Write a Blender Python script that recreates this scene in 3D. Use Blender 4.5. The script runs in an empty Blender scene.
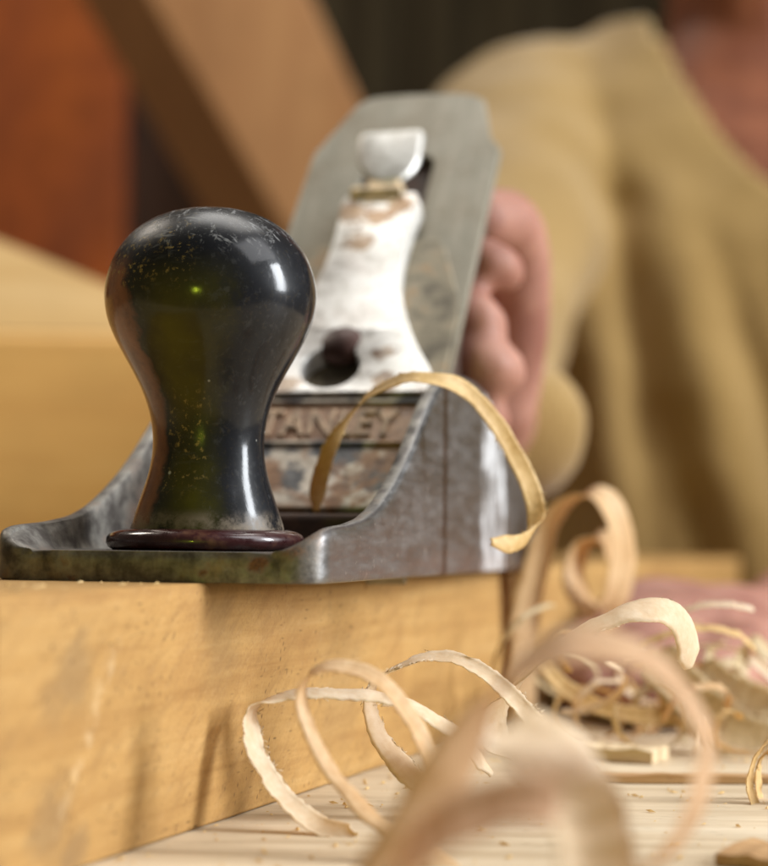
import bpy, bmesh, math, random
import numpy as np
from mathutils import Vector, Matrix, noise
random.seed(11)
S = 0.001                                   # everything below is written in millimetres
scene = bpy.context.scene
col = scene.collection

# ------------------------------------------------------------------ camera numbers (fitted to the photograph)
F_PX, PITCH, ROLL, CAM_Z = 1973.7, math.radians(2.99), math.radians(0.59), 52.6
BLOCK_H = 43.74
def P(px, py, Y):
    """a point seen at pixel (px,py) of the photograph, standing Y mm in front of the lens (world mm)"""
    a, b = px - 384.0, py - 433.0
    c, s = math.cos(ROLL), math.sin(ROLL)
    u, w = (c*a + s*b)/F_PX, (-s*a + c*b)/F_PX
    y = math.cos(PITCH) + w*math.sin(PITCH)
    z = math.sin(PITCH) - w*math.cos(PITCH)
    return Vector((u*Y/y, Y, CAM_Z + z*Y/y))

# ------------------------------------------------------------------ object helpers
def tag(o, label=None, cat=None, group=None, kind=None):
    if label: o['label'] = label
    if cat: o['category'] = cat
    if group: o['group'] = group
    if kind: o['kind'] = kind
    return o

def empty(name, loc=(0, 0, 0), rz=0.0):
    o = bpy.data.objects.new(name, None); col.objects.link(o)
    o.empty_display_size = .01
    o.location = Vector(loc)*S; o.rotation_euler = (0, 0, rz)
    return o

def link(name, me, mat=None, parent=None, smooth=40):
    o = bpy.data.objects.new(name, me); col.objects.link(o)
    if mat:
        me.materials.clear(); me.materials.append(mat)
    if parent: o.parent = parent
    if smooth is not None:
        me.polygons.foreach_set('use_smooth', [True]*len(me.polygons))
        if smooth < 180: me.set_sharp_from_angle(angle=math.radians(smooth))
    return o

def mesh(verts, faces, scale=S):
    me = bpy.data.meshes.new('m')
    me.from_pydata([tuple(Vector(v)*scale) for v in verts], [], faces)
    me.validate(); 
    bm = bmesh.new(); bm.from_mesh(me); bmesh.ops.recalc_face_normals(bm, faces=bm.faces); bm.to_mesh(me); bm.free()
    return me

def bake(o):
    """apply an object's modifiers"""
    dg = bpy.context.evaluated_depsgraph_get(); dg.update()
    me = bpy.data.meshes.new_from_object(o.evaluated_get(dg))
    o.modifiers.clear(); o.data = me
    return o

def bevel(o, w, seg=3, ang=35):
    m = o.modifiers.new('b', 'BEVEL'); m.width = w*S; m.segments = seg
    m.limit_method = 'ANGLE'; m.angle_limit = math.radians(ang); m.harden_normals = False
    return o

def cut(o, cutter):
    m = o.modifiers.new('c', 'BOOLEAN'); m.operation = 'DIFFERENCE'; m.solver = 'EXACT'; m.object = cutter
    bake(o); bpy.data.objects.remove(cutter)
    return o

def prism(outline, z0, z1):
    n = len(outline)
    v = [(x, y, z0) for x, y in outline] + [(x, y, z1) for x, y in outline]
    f = [tuple(range(n))[::-1], tuple(range(n, 2*n))] + [(i, (i+1) % n, n+(i+1) % n, n+i) for i in range(n)]
    return v, f

def box(x0, x1, y0, y1, z0, z1):
    return prism([(x0, y0), (x1, y0), (x1, y1), (x0, y1)], z0, z1)

def join(*parts):
    V, Fc = [], []
    for v, f in parts:
        k = len(V); V += list(v); Fc += [tuple(i+k for i in q) for q in f]
    return V, Fc

def lathe(profile, seg=96, cx=0, cy=0):
    v, f = [], []
    n = len(profile)
    for r, z in profile:
        for k in range(seg):
            a = 2*math.pi*k/seg
            v.append((cx+r*math.cos(a), cy+r*math.sin(a), z))
    for i in range(n-1):
        for k in range(seg):
            f.append((i*seg+k, i*seg+(k+1) % seg, (i+1)*seg+(k+1) % seg, (i+1)*seg+k))
    f.append(tuple(range(seg))[::-1]); f.append(tuple((n-1)*seg+k for k in range(seg)))
    return v, f

def crom(pts, n):
    """smooth curve through the points (tuples of equal length), n samples"""
    A = np.array(pts, float)
    d = np.r_[0, np.cumsum(np.linalg.norm(np.diff(A[:, :3], axis=0), axis=1))]
    E = np.vstack([2*A[0]-A[1], A, 2*A[-1]-A[-2]])
    out = []
    for t in np.linspace(0, d[-1], n):
        i = min(max(np.searchsorted(d, t, side='right')-1, 0), len(A)-2)
        u = (t-d[i])/max(d[i+1]-d[i], 1e-9)
        p0, p1, p2, p3 = E[i], E[i+1], E[i+2], E[i+3]
        out.append(.5*((2*p1)+(-p0+p2)*u+(2*p0-5*p1+4*p2-p3)*u*u+(-p0+3*p1-3*p2+p3)*u**3))
    return np.array(out)

def tube(chain, seg=20, sub=6):
    """chain of (x,y,z,r) -> closed tapered tube with round ends"""
    C = crom(chain, max(4, sub*len(chain)))
    V, Fc = [], []
    up = Vector((0.13, 0.21, 1)).normalized()
    rings = []
    T0 = Vector(C[1][:3]-C[0][:3]).normalized(); T1 = Vector(C[-1][:3]-C[-2][:3]).normalized()
    seq = []
    for a in (80, 60, 40, 20):
        seq.append((Vector(C[0][:3])-T0*C[0][3]*math.sin(math.radians(a)), C[0][3]*math.cos(math.radians(a)), T0))
    for i in range(len(C)):
        t = Vector(C[min(i+1, len(C)-1)][:3]-C[max(i-1, 0)][:3]).normalized()
        seq.append((Vector(C[i][:3]), C[i][3], t))
    for a in (20, 40, 60, 80):
        seq.append((Vector(C[-1][:3])+T1*C[-1][3]*math.sin(math.radians(a)), C[-1][3]*math.cos(math.radians(a)), T1))
    side = None
    for p, r, t in seq:
        side = (up.cross(t) if side is None else side - t*side.dot(t)).normalized()
        b = t.cross(side)
        rings.append(len(V))
        for k in range(seg):
            a = 2*math.pi*k/seg
            V.append(p + side*(r*math.cos(a)) + b*(r*math.sin(a)))
    for a, b in zip(rings[:-1], rings[1:]):
        for k in range(seg):
            Fc.append((a+k, a+(k+1) % seg, b+(k+1) % seg, b+k))
    Fc.append(tuple(range(seg))[::-1]); Fc.append(tuple(rings[-1]+k for k in range(seg)))
    return V, Fc

def blob(c, r, rot=(0, 0, 0), n=18):
    M = Matrix.Translation(Vector(c)) @ (Matrix.Rotation(rot[2], 4, 'Z') @ Matrix.Rotation(rot[1], 4, 'Y') @ Matrix.Rotation(rot[0], 4, 'X')) @ Matrix.Diagonal((*r, 1))
    v, f = lathe([(math.sin(math.pi*i/n)+1e-4, -math.cos(math.pi*i/n)) for i in range(n+1)], 28)
    return [M @ Vector(p) for p in v], f

# ------------------------------------------------------------------ material helpers
class NT:
    def __init__(self, name):
        self.m = bpy.data.materials.new(name); self.m.use_nodes = True
        self.t = self.m.node_tree; self.b = self.t.nodes['Principled BSDF']; self.out = self.t.nodes['Material Output']
        self.co = self.n('ShaderNodeTexCoord').outputs['Object']
    def n(self, k, **kw):
        x = self.t.nodes.new(k)
        for a, v in kw.items(): setattr(x, a, v)
        return x
    def put(self, sock, v):
        if hasattr(v, 'is_output'): self.t.links.new(v, sock)
        else:
            if isinstance(v, (tuple, list)) and len(v) == 3 and sock.type == 'RGBA': v = (*v, 1)
            sock.default_value = v
    def set(self, **kw):
        for a, v in kw.items(): self.put(self.b.inputs[a.replace('_', ' ')], v)
        return self
    def map(self, scale=(1, 1, 1), rot=(0, 0, 0), loc=(0, 0, 0), src=None):
        x = self.n('ShaderNodeMapping'); self.put(x.inputs[0], src or self.co)
        x.inputs['Scale'].default_value = scale; x.inputs['Rotation'].default_value = rot; x.inputs['Location'].default_value = loc
        return x.outputs[0]
    def noise(self, vec, scale, detail=4, rough=.6, dist=0.0):
        x = self.n('ShaderNodeTexNoise'); self.put(x.inputs['Vector'], vec)
        x.inputs['Scale'].default_value = scale; x.inputs['Detail'].default_value = detail
        x.inputs['Roughness'].default_value = rough; x.inputs['Distortion'].default_value = dist
        return x.outputs[0]
    def vor(self, vec, scale, feat='F1', rnd=1.0):
        x = self.n('ShaderNodeTexVoronoi', feature=feat); self.put(x.inputs['Vector'], vec)
        x.inputs['Scale'].default_value = scale; x.inputs['Randomness'].default_value = rnd
        return x.outputs['Distance']
    def ramp(self, fac, stops, interp='LINEAR'):
        x = self.n('ShaderNodeValToRGB'); self.put(x.inputs[0], fac); r = x.color_ramp; r.interpolation = interp
        while len(r.elements) < len(stops): r.elements.new(.5)
        for e, (p, c) in zip(r.elements, stops):
            e.position = p; e.color = (*c, 1) if isinstance(c, tuple) else (c, c, c, 1)
        return x.outputs[0]
    def mix(self, fac, a, b, mode='MIX'):
        x = self.n('ShaderNodeMix', data_type='RGBA', blend_type=mode)
        self.put(x.inputs[0], fac); self.put(x.inputs[6], a); self.put(x.inputs[7], b)
        return x.outputs[2]
    def math(self, op, a, b=0.0, clamp=False):
        x = self.n('ShaderNodeMath', operation=op, use_clamp=clamp); self.put(x.inputs[0], a); self.put(x.inputs[1], b)
        return x.outputs[0]
    def sep(self, v=None):
        x = self.n('ShaderNodeSeparateXYZ'); self.put(x.inputs[0], v or self.co); return x.outputs
    def band(self, v, a, b, soft):
        """1 where a<v<b"""
        x = self.n('ShaderNodeMapRange', interpolation_type='SMOOTHSTEP'); self.put(x.inputs[0], v)
        x.inputs[1].default_value = a-soft; x.inputs[2].default_value = a+soft
        y = self.n('ShaderNodeMapRange', interpolation_type='SMOOTHSTEP'); self.put(y.inputs[0], v)
        y.inputs[1].default_value = b-soft; y.inputs[2].default_value = b+soft; y.inputs[3].default_value = 1; y.inputs[4].default_value = 0
        return self.math('MULTIPLY', x.outputs[0], y.outputs[0])
    def bump(self, h, strength=.3, dist=.0005):
        x = self.n('ShaderNodeBump'); self.put(x.inputs['Height'], h)
        x.inputs['Strength'].default_value = strength; x.inputs['Distance'].default_value = dist
        self.t.links.new(x.outputs[0], self.b.inputs['Normal']); return self

def wood(name, dark, mid, light, along='Y', freq=260, stretch=.06, rough=.6, pores=.5, bumpy=.25, blotch=.4, spec=.3, stain=None):
    k = NT(name)
    sc = {'X': (stretch, 1, 1), 'Y': (1, stretch, 1), 'Z': (1, 1, stretch)}[along]
    v = k.map(sc)
    g = k.noise(v, freq, 5, .62, .6)
    w = k.noise(v, freq*.22, 3, .5, 1.2)
    c = k.ramp(k.math('ADD', k.math('MULTIPLY', g, .55), k.math('MULTIPLY', w, .45)), [(.32, dark), (.5, mid), (.68, light)])
    b = k.noise(k.co, 22, 4, .6)
    c = k.mix(k.math('MULTIPLY', k.ramp(b, [(.42, 0.0), (.72, 1.0)]), blotch), c, tuple(x*.62 for x in mid))
    h = g
    if pores:
        pv = k.map(tuple(.22 if a < 1 else 1 for a in sc), (0.12, .1, .3))
        p = k.ramp(k.vor(pv, 900), [(.10, 1.0), (.24, 0.0)])
        sel = k.ramp(k.noise(k.co, 45, 3, .6), [(.45, 0.0), (.62, 1.0)])
        pm = k.math('MULTIPLY', k.math('MULTIPLY', p, sel), pores)
        c = k.mix(pm, c, tuple(x*.28 for x in mid))
        h = k.math('SUBTRACT', g, k.math('MULTIPLY', pm, 1.5))
    if stain: c = stain(k, c)
    k.set(Base_Color=c, Roughness=k.ramp(g, [(.3, rough+.1), (.7, rough-.08)]), Specular_IOR_Level=spec)
    k.bump(h, bumpy, .0006)
    return k.m

# ------------------------------------------------------------------ materials
def block_stain(k, c):
    # saw marks running askew down the sawn face, dirt blotches, one pale scrape
    def askew(deg, st):
        x = k.n('ShaderNodeMapping', vector_type='TEXTURE'); k.put(x.inputs[0], k.co)
        x.inputs['Scale'].default_value = (1, st, 1); x.inputs['Rotation'].default_value = (math.radians(deg), 0, 0)
        return x.outputs[0]
    d = k.noise(askew(31, 5), 420, 5, .65)
    for (t, z, rr, am) in ((-.052, .031, .0085, .55), (-.060, .026, .006, .4), (-.058, .008, .009, .6), (-.051, .003, .006, .6), (.004, .034, .012, .3), (.07, .020, .018, .25)):
        q = k.n('ShaderNodeVectorMath', operation='DISTANCE'); k.put(q.inputs[0], k.co); q.inputs[1].default_value = (0, t, z)
        m = k.ramp(k.math('ADD', k.math('DIVIDE', q.outputs['Value'], rr), k.math('MULTIPLY', k.math('SUBTRACT', k.noise(askew(31, 3), 130, 4, .65), .5), 2.4)), [(.35, 1.0), (1.3, 0.0)])
        c = k.mix(k.math('MULTIPLY', m, am), c, (.215, .135, .062))
    c = k.mix(k.math('MULTIPLY', k.ramp(d, [(.48, 0.0), (.66, 1.0)]), .42), c, (.25, .135, .045))
    d2 = k.noise(k.map((1, 1, .45), (.5, 0, 0), (.31, .02, .0)), 38, 3, .5)
    c = k.mix(k.math('MULTIPLY', k.ramp(d2, [(.56, 0.0), (.72, 1.0)]), .28), c, (.26, .12, .035))
    fs = k.noise(k.co, 1300, 3, .7)
    c = k.mix(k.math('MULTIPLY', k.ramp(fs, [(.50, 0.0), (.66, 1.0)]), .30), c, (.22, .11, .035))
    fl = k.noise(askew(31, 4), 1000, 3, .7)
    c = k.mix(k.math('MULTIPLY', k.ramp(fl, [(.56, 0.0), (.70, 1.0)]), .13), c, (.60, .43, .22))
    dot = k.ramp(k.vor(askew(60, 2.2), 760), [(.10, 1.0), (.24, 0.0)])
    c = k.mix(k.math('MULTIPLY', k.math('MULTIPLY', dot, k.ramp(k.noise(k.co, 60, 3, .7), [(.48, 0.0), (.60, 1.0)])), .85), c, (.075, .035, .012))
    s = k.sep(k.map((1, 1, 1), (0, 0, 0), (0, 0, 0)))
    # pale scrape near the sawn end
    t = k.math('ADD', s[1], k.math('MULTIPLY', s[2], -.62))
    wob = k.math('MULTIPLY', k.math('SUBTRACT', k.noise(k.co, 70, 3, .6), .5), .012)
    m = k.band(k.math('ADD', t, wob), -.0615, -.0585, .0012)
    m = k.math('MULTIPLY', k.math('MULTIPLY', m, k.band(s[2], .008, .034, .004)), k.ramp(k.noise(k.co, 420, 2, .5), [(.40, 0.0), (.66, .30)]))
    return k.mix(m, c, (.72, .56, .34))
M = {}
M['block'] = wood('sawn_pine', (.30, .155, .046), (.425, .245, .080), (.51, .32, .125), 'Y', 260, .07, .62, .8, .08, .25, .25, block_stain)
M['bench'] = wood('bleached_bench_wood', (.40, .29, .17), (.62, .50, .34), (.76, .65, .48), 'X', 110, .09, .62, .35, .6, .3, .25)
M['beam'] = wood('planed_beam', (.58, .31, .095), (.66, .38, .125), (.72, .44, .165), 'X', 90, .06, .55, 0, .1, .3)
M['plank'] = wood('pale_plank', (.42, .25, .085), (.48, .30, .11), (.54, .355, .15), 'X', 90, .06, .55, 0, .1, .2)
M['red_wood'] = wood('red_brown_panel', (.04, .008, .003), (.24, .052, .008), (.44, .11, .014), 'Z', 7, .25, .45, 0, .1, .8)
M['lean'] = wood('leaning_board_wood', (.30, .135, .05), (.38, .185, .075), (.43, .225, .095), 'Z', 40, .06, .5, 0, .1, .3)
M['scrap'] = wood('brown_offcut', (.30, .15, .06), (.46, .27, .12), (.58, .38, .2), 'X', 300, .05, .6, .3, .4, .3)
M['pale_scrap'] = wood('pale_offcut', (.55, .40, .22), (.68, .53, .33), (.78, .65, .45), 'X', 300, .05, .6, .2, .4, .2)

def shaving_mat(name, a, b, trans=.35):
    k = NT(name)
    g = k.noise(k.map((1, 1, 1)), 600, 4, .65)
    w = k.noise(k.co, 60, 2, .5)
    c = k.ramp(k.math('ADD', k.math('MULTIPLY', g, .5), k.math('MULTIPLY', w, .5)), [(.36, a), (.62, b)])
    k.set(Base_Color=c, Roughness=.5, Specular_IOR_Level=.35); k.bump(g, .35, .0003)
    tr = k.n('ShaderNodeBsdfTranslucent'); k.put(tr.inputs[0], k.mix(.5, c, (.80, .50, .22)))
    mx = k.n('ShaderNodeMixShader'); mx.inputs[0].default_value = trans
    k.t.links.new(k.b.outputs[0], mx.inputs[1]); k.t.links.new(tr.outputs[0], mx.inputs[2]); k.t.links.new(mx.outputs[0], k.out.inputs[0])
    return k.m
M['sh_white'] = shaving_mat('cream_shaving', (.80, .66, .44), (.93, .85, .68), .45)
M['sh_tan'] = shaving_mat('tan_shaving', (.62, .40, .19), (.82, .63, .38), .38)
M['sh_brown'] = shaving_mat('brown_shaving', (.56, .33, .19), (.72, .49, .31), .4)
M['sh_fore'] = shaving_mat('pinkish_brown_shaving', (.60, .38, .21), (.78, .57, .36), .4)
M['sh_gold'] = shaving_mat('golden_shaving', (.60, .40, .14), (.84, .64, .32), .38)
M['sh_olive'] = shaving_mat('straw_shaving', (.54, .43, .23), (.84, .74, .50), .42)

def cast_iron():
    k = NT('worn_cast_iron'); s = k.sep()
    fine = k.noise(k.co, 1500, 3, .6)
    med = k.noise(k.co, 160, 5, .65)
    big = k.noise(k.co, 38, 4, .6)
    brush = k.noise(k.map((1, .16, 1)), 420, 4, .65)
    c = k.ramp(k.math('ADD', k.math('MULTIPLY', brush, .6), k.math('MULTIPLY', med, .4)), [(.3, (.18, .178, .178)), (.55, (.22, .218, .217)), (.72, (.27, .268, .266))])
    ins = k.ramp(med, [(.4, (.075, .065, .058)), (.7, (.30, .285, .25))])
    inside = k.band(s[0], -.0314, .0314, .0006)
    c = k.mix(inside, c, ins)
    # rust: blotches, a brown line and pale scuffs on the cheek
    rust = k.ramp(k.math('ADD', k.math('MULTIPLY', big, .6), k.math('MULTIPLY', med, .4)), [(.53, 0.0), (.63, 1.0)])
    rc = k.ramp(fine, [(.3, (.045, .022, .014)), (.7, (.19, .085, .035))])
    front = k.band(s[1], -.01, .0012, .0008)
    rust = k.math('MULTIPLY', rust, k.math('ADD', k.math('ADD', k.math('MULTIPLY', inside, .65), k.math('MULTIPLY', front, .8)), .16), True)
    c = k.mix(rust, c, rc)
    # the toe's edge has lost its paint to a yellowish grime
    gr = k.math('MULTIPLY', front, k.ramp(k.noise(k.co, 130, 4, .7), [(.48, 0.0), (.66, .5)]))
    c = k.mix(gr, c, k.ramp(med, [(.4, (.03, .020, .009)), (.66, (.22, .13, .04))]))
    wob = k.math('MULTIPLY', k.math('SUBTRACT', k.noise(k.co, 120, 3, .6), .5), .006)
    out = k.band(s[0], .0315, .05, .0004)
    line = k.math('MULTIPLY', k.band(k.math('ADD', s[1], k.math('MULTIPLY', wob, .25)), .1020, .1062, .0010), out)
    c = k.mix(k.math('MULTIPLY', line, .95), c, (.06, .032, .02))
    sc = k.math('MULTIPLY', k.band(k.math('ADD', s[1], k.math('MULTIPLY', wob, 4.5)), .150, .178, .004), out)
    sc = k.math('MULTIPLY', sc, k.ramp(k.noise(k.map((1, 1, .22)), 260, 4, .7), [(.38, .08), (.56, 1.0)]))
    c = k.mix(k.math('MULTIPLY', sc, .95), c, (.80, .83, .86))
    sp = k.math('MULTIPLY', k.ramp(k.noise(k.co, 480, 4, .7), [(.62, 0.0), (.70, .6)]), out)
    c = k.mix(sp, c, (.62, .62, .60))
    met = k.math('MULTIPLY', k.math('SUBTRACT', 1.0, rust), k.math('SUBTRACT', .92, k.math('MULTIPLY', k.math('MAXIMUM', sc, k.math('MULTIPLY', inside, .6)), .7)), True)
    k.set(Base_Color=c, Metallic=met, Roughness=k.math('ADD', k.ramp(brush, [(.3, .28), (.7, .46)]), k.math('ADD', k.math('MULTIPLY', rust, .3), k.math('MULTIPLY', inside, .12)), True))
    k.bump(k.math('ADD', k.math('MULTIPLY', fine, .35), k.math('ADD', k.math('MULTIPLY', med, inside), k.math('MULTIPLY', brush, .4))), .3, .0005)
    return k.m
M['iron_body'] = cast_iron()

def blade():
    k = NT('dull_steel_blade')
    b = k.noise(k.map((1, .12, 1)), 300, 4, .65); d = k.noise(k.co, 55, 4, .6)
    c = k.ramp(b, [(.3, (.20, .185, .14)), (.7, (.275, .25, .195))])
    c = k.mix(k.math('MULTIPLY', k.ramp(d, [(.46, 0.0), (.66, 1.0)]), .65), c, (.16, .125, .075))
    sp = k.ramp(k.noise(k.co, 420, 4, .7), [(.58, 0.0), (.70, .6)])
    c = k.mix(sp, c, (.40, .37, .31))
    k.set(Base_Color=c, Metallic=.45, Roughness=.5); k.bump(b, .15, .0003); return k.m
M['blade'] = blade()
def dark_steel():
    k = NT('rusty_dark_steel'); d = k.noise(k.co, 120, 5, .65)
    c = k.ramp(d, [(.35, (.10, .085, .06)), (.55, (.25, .215, .15)), (.72, (.30, .17, .07))])
    k.set(Base_Color=c, Metallic=.55, Roughness=.5); k.bump(d, .3, .0004); return k.m
M['dark_steel'] = dark_steel()
def nickel():
    k = NT('worn_nickel_plate'); s = k.sep()
    d = k.noise(k.map((1, 1, 1), loc=(.11, .03, 0)), 62, 5, .65, .4); f = k.noise(k.co, 240, 4, .7); g = k.noise(k.map((1, 1, 1), loc=(.3, .1, .2)), 95, 4, .6)
    c = k.ramp(f, [(.3, (.50, .48, .44)), (.6, (.76, .75, .72))])
    low = k.band(s[1], -.02, .0495, .0008)
    # below the hump: plating gone, black japanning and rust show in patches
    wornc = k.ramp(f, [(.35, (.42, .37, .30)), (.65, (.66, .60, .51))])
    c = k.mix(low, c, wornc)
    bl = k.math('MULTIPLY', k.ramp(g, [(.49, 0.0), (.55, 1.0)]), low)
    c = k.mix(k.math('MULTIPLY', bl, .9), c, k.ramp(f, [(.4, (.035, .04, .05)), (.7, (.16, .17, .18))]))
    ru = k.math('MULTIPLY', k.ramp(d, [(.50, 0.0), (.58, 1.0)]), k.math('ADD', k.math('MULTIPLY', low, .8), .14))
    panel = k.math('MULTIPLY', k.band(s[1], .0340, .0468, .0006), k.band(s[2], .0, .00935, .00015))
    ru = k.math('MAXIMUM', ru, k.math('MULTIPLY', panel, .85))
    c = k.mix(ru, c, k.ramp(f, [(.35, (.16, .075, .035)), (.6, (.40, .22, .11)), (.75, (.50, .38, .26))]))
    # a few brown spots on the bright part
    for (x, l, r) in ((-.002, .107, .0050), (-.0075, .1200, .0058), (.0125, .064, .003), (.0055, .1225, .0048), (.0005, .118, .0045), (.014, .053, .004), (-.01, .0525, .004)):
        q = k.n('ShaderNodeVectorMath', operation='DISTANCE'); k.put(q.inputs[0], k.map((1, 1, 0))); q.inputs[1].default_value = (x, l, 0)
        m = k.ramp(k.math('ADD', k.math('DIVIDE', q.outputs['Value'], r), k.math('MULTIPLY', k.math('SUBTRACT', f, .5), 2.6)), [(.72, 1.0), (1.15, 0.0)])
        c = k.mix(k.math('MULTIPLY', m, k.ramp(d, [(.38, .6), (.6, .95)])), c, k.ramp(f, [(.35, (.16, .075, .03)), (.7, (.40, .25, .11))]))
    k.set(Base_Color=c, Metallic=k.math('SUBTRACT', .55, k.math('MULTIPLY', k.math('MAXIMUM', ru, bl), .5)), Roughness=k.math('ADD', k.ramp(f, [(.3, .30), (.7, .44)]), k.math('MULTIPLY', low, .12)))
    k.bump(k.math('SUBTRACT', f, k.math('MULTIPLY', bl, .5)), .25, .0004); return k.m
M['nickel'] = nickel()
def simple(name, c, rough=.5, metal=0.0, coat=0.0, var=.5, sc=150, spec=.5):
    k = NT(name); d = k.noise(k.co, sc, 4, .6)
    k.set(Base_Color=k.ramp(d, [(.3, tuple(x*(1-var) for x in c)), (.7, tuple(min(1, x*(1+var*.6)) for x in c))]), Roughness=k.ramp(d, [(.3, rough*.8), (.7, min(1, rough*1.2))]), Metallic=metal, Coat_Weight=coat, Specular_IOR_Level=spec)
    k.bump(d, .15, .0004); return k.m
M['rust'] = simple('brown_rust', (.07, .036, .022), .75, .1, 0, .6, 260)
M['brass'] = simple('tarnished_brass', (.50, .33, .12), .45, .6, 0, .55, 260)
M['dirty_pivot'] = simple('grimy_pivot', (.62, .47, .29), .5, .2, 0, .75, 300)
M['letter'] = simple('worn_letter_metal', (.44, .31, .20), .5, .2, 0, .75, 380)
M['carcass'] = simple('dark_brown_cabinet_wood', (.075, .026, .008), .6, 0, 0, .5, 12)
M['screw'] = simple('rusty_screw', (.055, .022, .015), .5, .4, 0, .6, 200)
M['hole'] = simple('black_grime', (.012, .010, .009), .7, 0, 0, .4)
M['tote'] = simple('black_lacquer_handle', (.02, .014, .012), .3, 0, .5)

def knob_mat():
    k = NT('scuffed_black_lacquer'); s = k.sep()
    f = k.noise(k.co, 900, 4, .7); d = k.noise(k.co, 120, 5, .7); b = k.noise(k.co, 48, 3, .6)
    c = k.ramp(d, [(.3, (.003, .0035, .005)), (.7, (.009, .010, .013))])
    # olive reflection painted on the front; left flank painted brown: reflected wood plus worn lacquer
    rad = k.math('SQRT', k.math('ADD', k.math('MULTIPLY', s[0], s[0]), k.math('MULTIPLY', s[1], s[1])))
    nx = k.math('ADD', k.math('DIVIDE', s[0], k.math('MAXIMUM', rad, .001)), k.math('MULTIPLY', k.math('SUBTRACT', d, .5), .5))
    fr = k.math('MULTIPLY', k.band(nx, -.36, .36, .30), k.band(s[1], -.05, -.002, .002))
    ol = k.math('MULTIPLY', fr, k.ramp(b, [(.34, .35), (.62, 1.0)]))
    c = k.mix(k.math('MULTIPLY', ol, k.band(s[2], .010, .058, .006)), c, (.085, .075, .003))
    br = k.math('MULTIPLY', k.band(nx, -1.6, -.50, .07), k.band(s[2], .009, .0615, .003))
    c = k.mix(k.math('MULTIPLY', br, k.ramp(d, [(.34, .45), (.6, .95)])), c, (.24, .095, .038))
    # gold dust flecks on the shoulder and the neck
    fleck = k.ramp(f, [(.56, 0.0), (.63, 1.0)])
    up = k.math('MULTIPLY', k.band(s[2], .057, .0705, .003), k.band(nx, -.98, .12, .12))
    mid = k.math('MULTIPLY', k.band(s[2], .018, .036, .003), k.band(nx, -.45, .30, .10))
    reg = k.math('MAXIMUM', up, mid)
    fm = k.math('MULTIPLY', k.math('MULTIPLY', fleck, k.math('ADD', reg, .04)), k.ramp(d, [(.40, .0), (.55, 1.0)]))
    c = k.mix(fm, c, (.26, .18, .055))
    # pale scuffing over the crown, and little chips
    crown = k.band(s[2], .0655, .09, .004)
    scr = k.noise(k.map((1.0, .16, .6), (.3, .5, .9)), 700, 4, .75)
    scr2 = k.noise(k.map((.14, 1.0, .5), (.1, .8, .2)), 800, 3, .7)
    sm = k.ramp(k.math('MAXIMUM', scr, scr2), [(.58, 0.0), (.70, 1.0)])
    cm = k.math('MULTIPLY', sm, k.math('ADD', k.math('MULTIPLY', crown, k.ramp(b, [(.4, .3), (.6, .85)])), .045))
    c = k.mix(cm, c, (.33, .33, .33))
    ch = k.math('MULTIPLY', k.ramp(k.vor(k.co, 190), [(.05, 1.0), (.085, 0.0)]), k.ramp(k.noise(k.co, 90, 2, .5), [(.56, 0.0), (.60, 1.0)]))
    c = k.mix(k.math('MULTIPLY', ch, .8), c, (.45, .44, .40))
    dusty = k.math('MULTIPLY', k.band(s[2], .005, .0125, .0016), k.ramp(d, [(.42, 0.0), (.6, .8)]))
    c = k.mix(dusty, c, (.22, .17, .12))
    r = k.math('ADD', k.ramp(d, [(.3, .09), (.7, .19)]), k.math('ADD', k.math('MULTIPLY', k.math('ADD', cm, dusty), .5), k.math('ADD', k.math('MULTIPLY', crown, .13), k.math('MULTIPLY', reg, .12))), True)
    k.set(Base_Color=c, Roughness=r, Specular_IOR_Level=.2, Coat_Weight=.2, Coat_Roughness=.42)
    k.bump(k.math('ADD', k.math('MULTIPLY', scr, .5), k.math('SUBTRACT', k.math('MULTIPLY', d, .6), k.math('MULTIPLY', ch, 2.0))), .10, .0004)
    return k.m
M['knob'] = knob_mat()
def ring_mat():
    k = NT('burgundy_collar'); d = k.noise(k.co, 150, 4, .65); s = k.sep()
    c = k.ramp(d, [(.35, (.018, .004, .005)), (.6, (.045, .008, .009)), (.74, (.13, .05, .02))])
    k.set(Base_Color=c, Roughness=k.ramp(d, [(.4, .14), (.7, .5)]), Coat_Weight=.3); k.bump(d, .1, .0004); return k.m
M['ring'] = ring_mat()

def wool():
    k = NT('mustard_wool_knit'); s = k.sep()
    rows = k.noise(k.map((1, 1, .3)), 520, 2, .5); n2 = k.noise(k.co, 14, 3, .5)
    c = k.ramp(k.math('ADD', k.math('MULTIPLY', rows, .4), k.math('MULTIPLY', n2, .6)), [(.3, (.22, .135, .042)), (.7, (.335, .22, .083))])
    k.set(Base_Color=c, Roughness=.95, Specular_IOR_Level=.1, Sheen_Weight=.25, Sheen_Roughness=.5); k.bump(rows, .5, .0012); return k.m
M['wool'] = wool()
def skin():
    k = NT('weathered_skin'); s = k.sep(); d = k.noise(k.co, 55, 4, .6); f = k.noise(k.co, 700, 3, .6)
    c = k.ramp(d, [(.35, (.25, .105, .075)), (.65, (.40, .205, .15))])
    tan = k.band(s[2], .17, 2, .03)  # tanned neck and head; the neck's shadow is darkened into this tone
    c = k.mix(k.math('MULTIPLY', tan, 1.0), c, k.ramp(d, [(.35, (.15, .042, .016)), (.65, (.235, .075, .03))]))
    k.set(Base_Color=c, Roughness=.58, Specular_IOR_Level=.3, Subsurface_Weight=.15, Subsurface_Radius=(.006, .002, .001), Subsurface_Scale=1.0); k.bump(f, .12, .0006); return k.m
M['skin'] = skin()
M['nail'] = simple('fingernail', (.66, .47, .42), .3, 0, 0, .1)
M['hair'] = simple('dark_grey_hair', (.05, .045, .04), .6, 0, 0, .4, 300)
M['eye'] = simple('eye_white', (.6, .58, .55), .2, 0, 0, .1)
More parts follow.
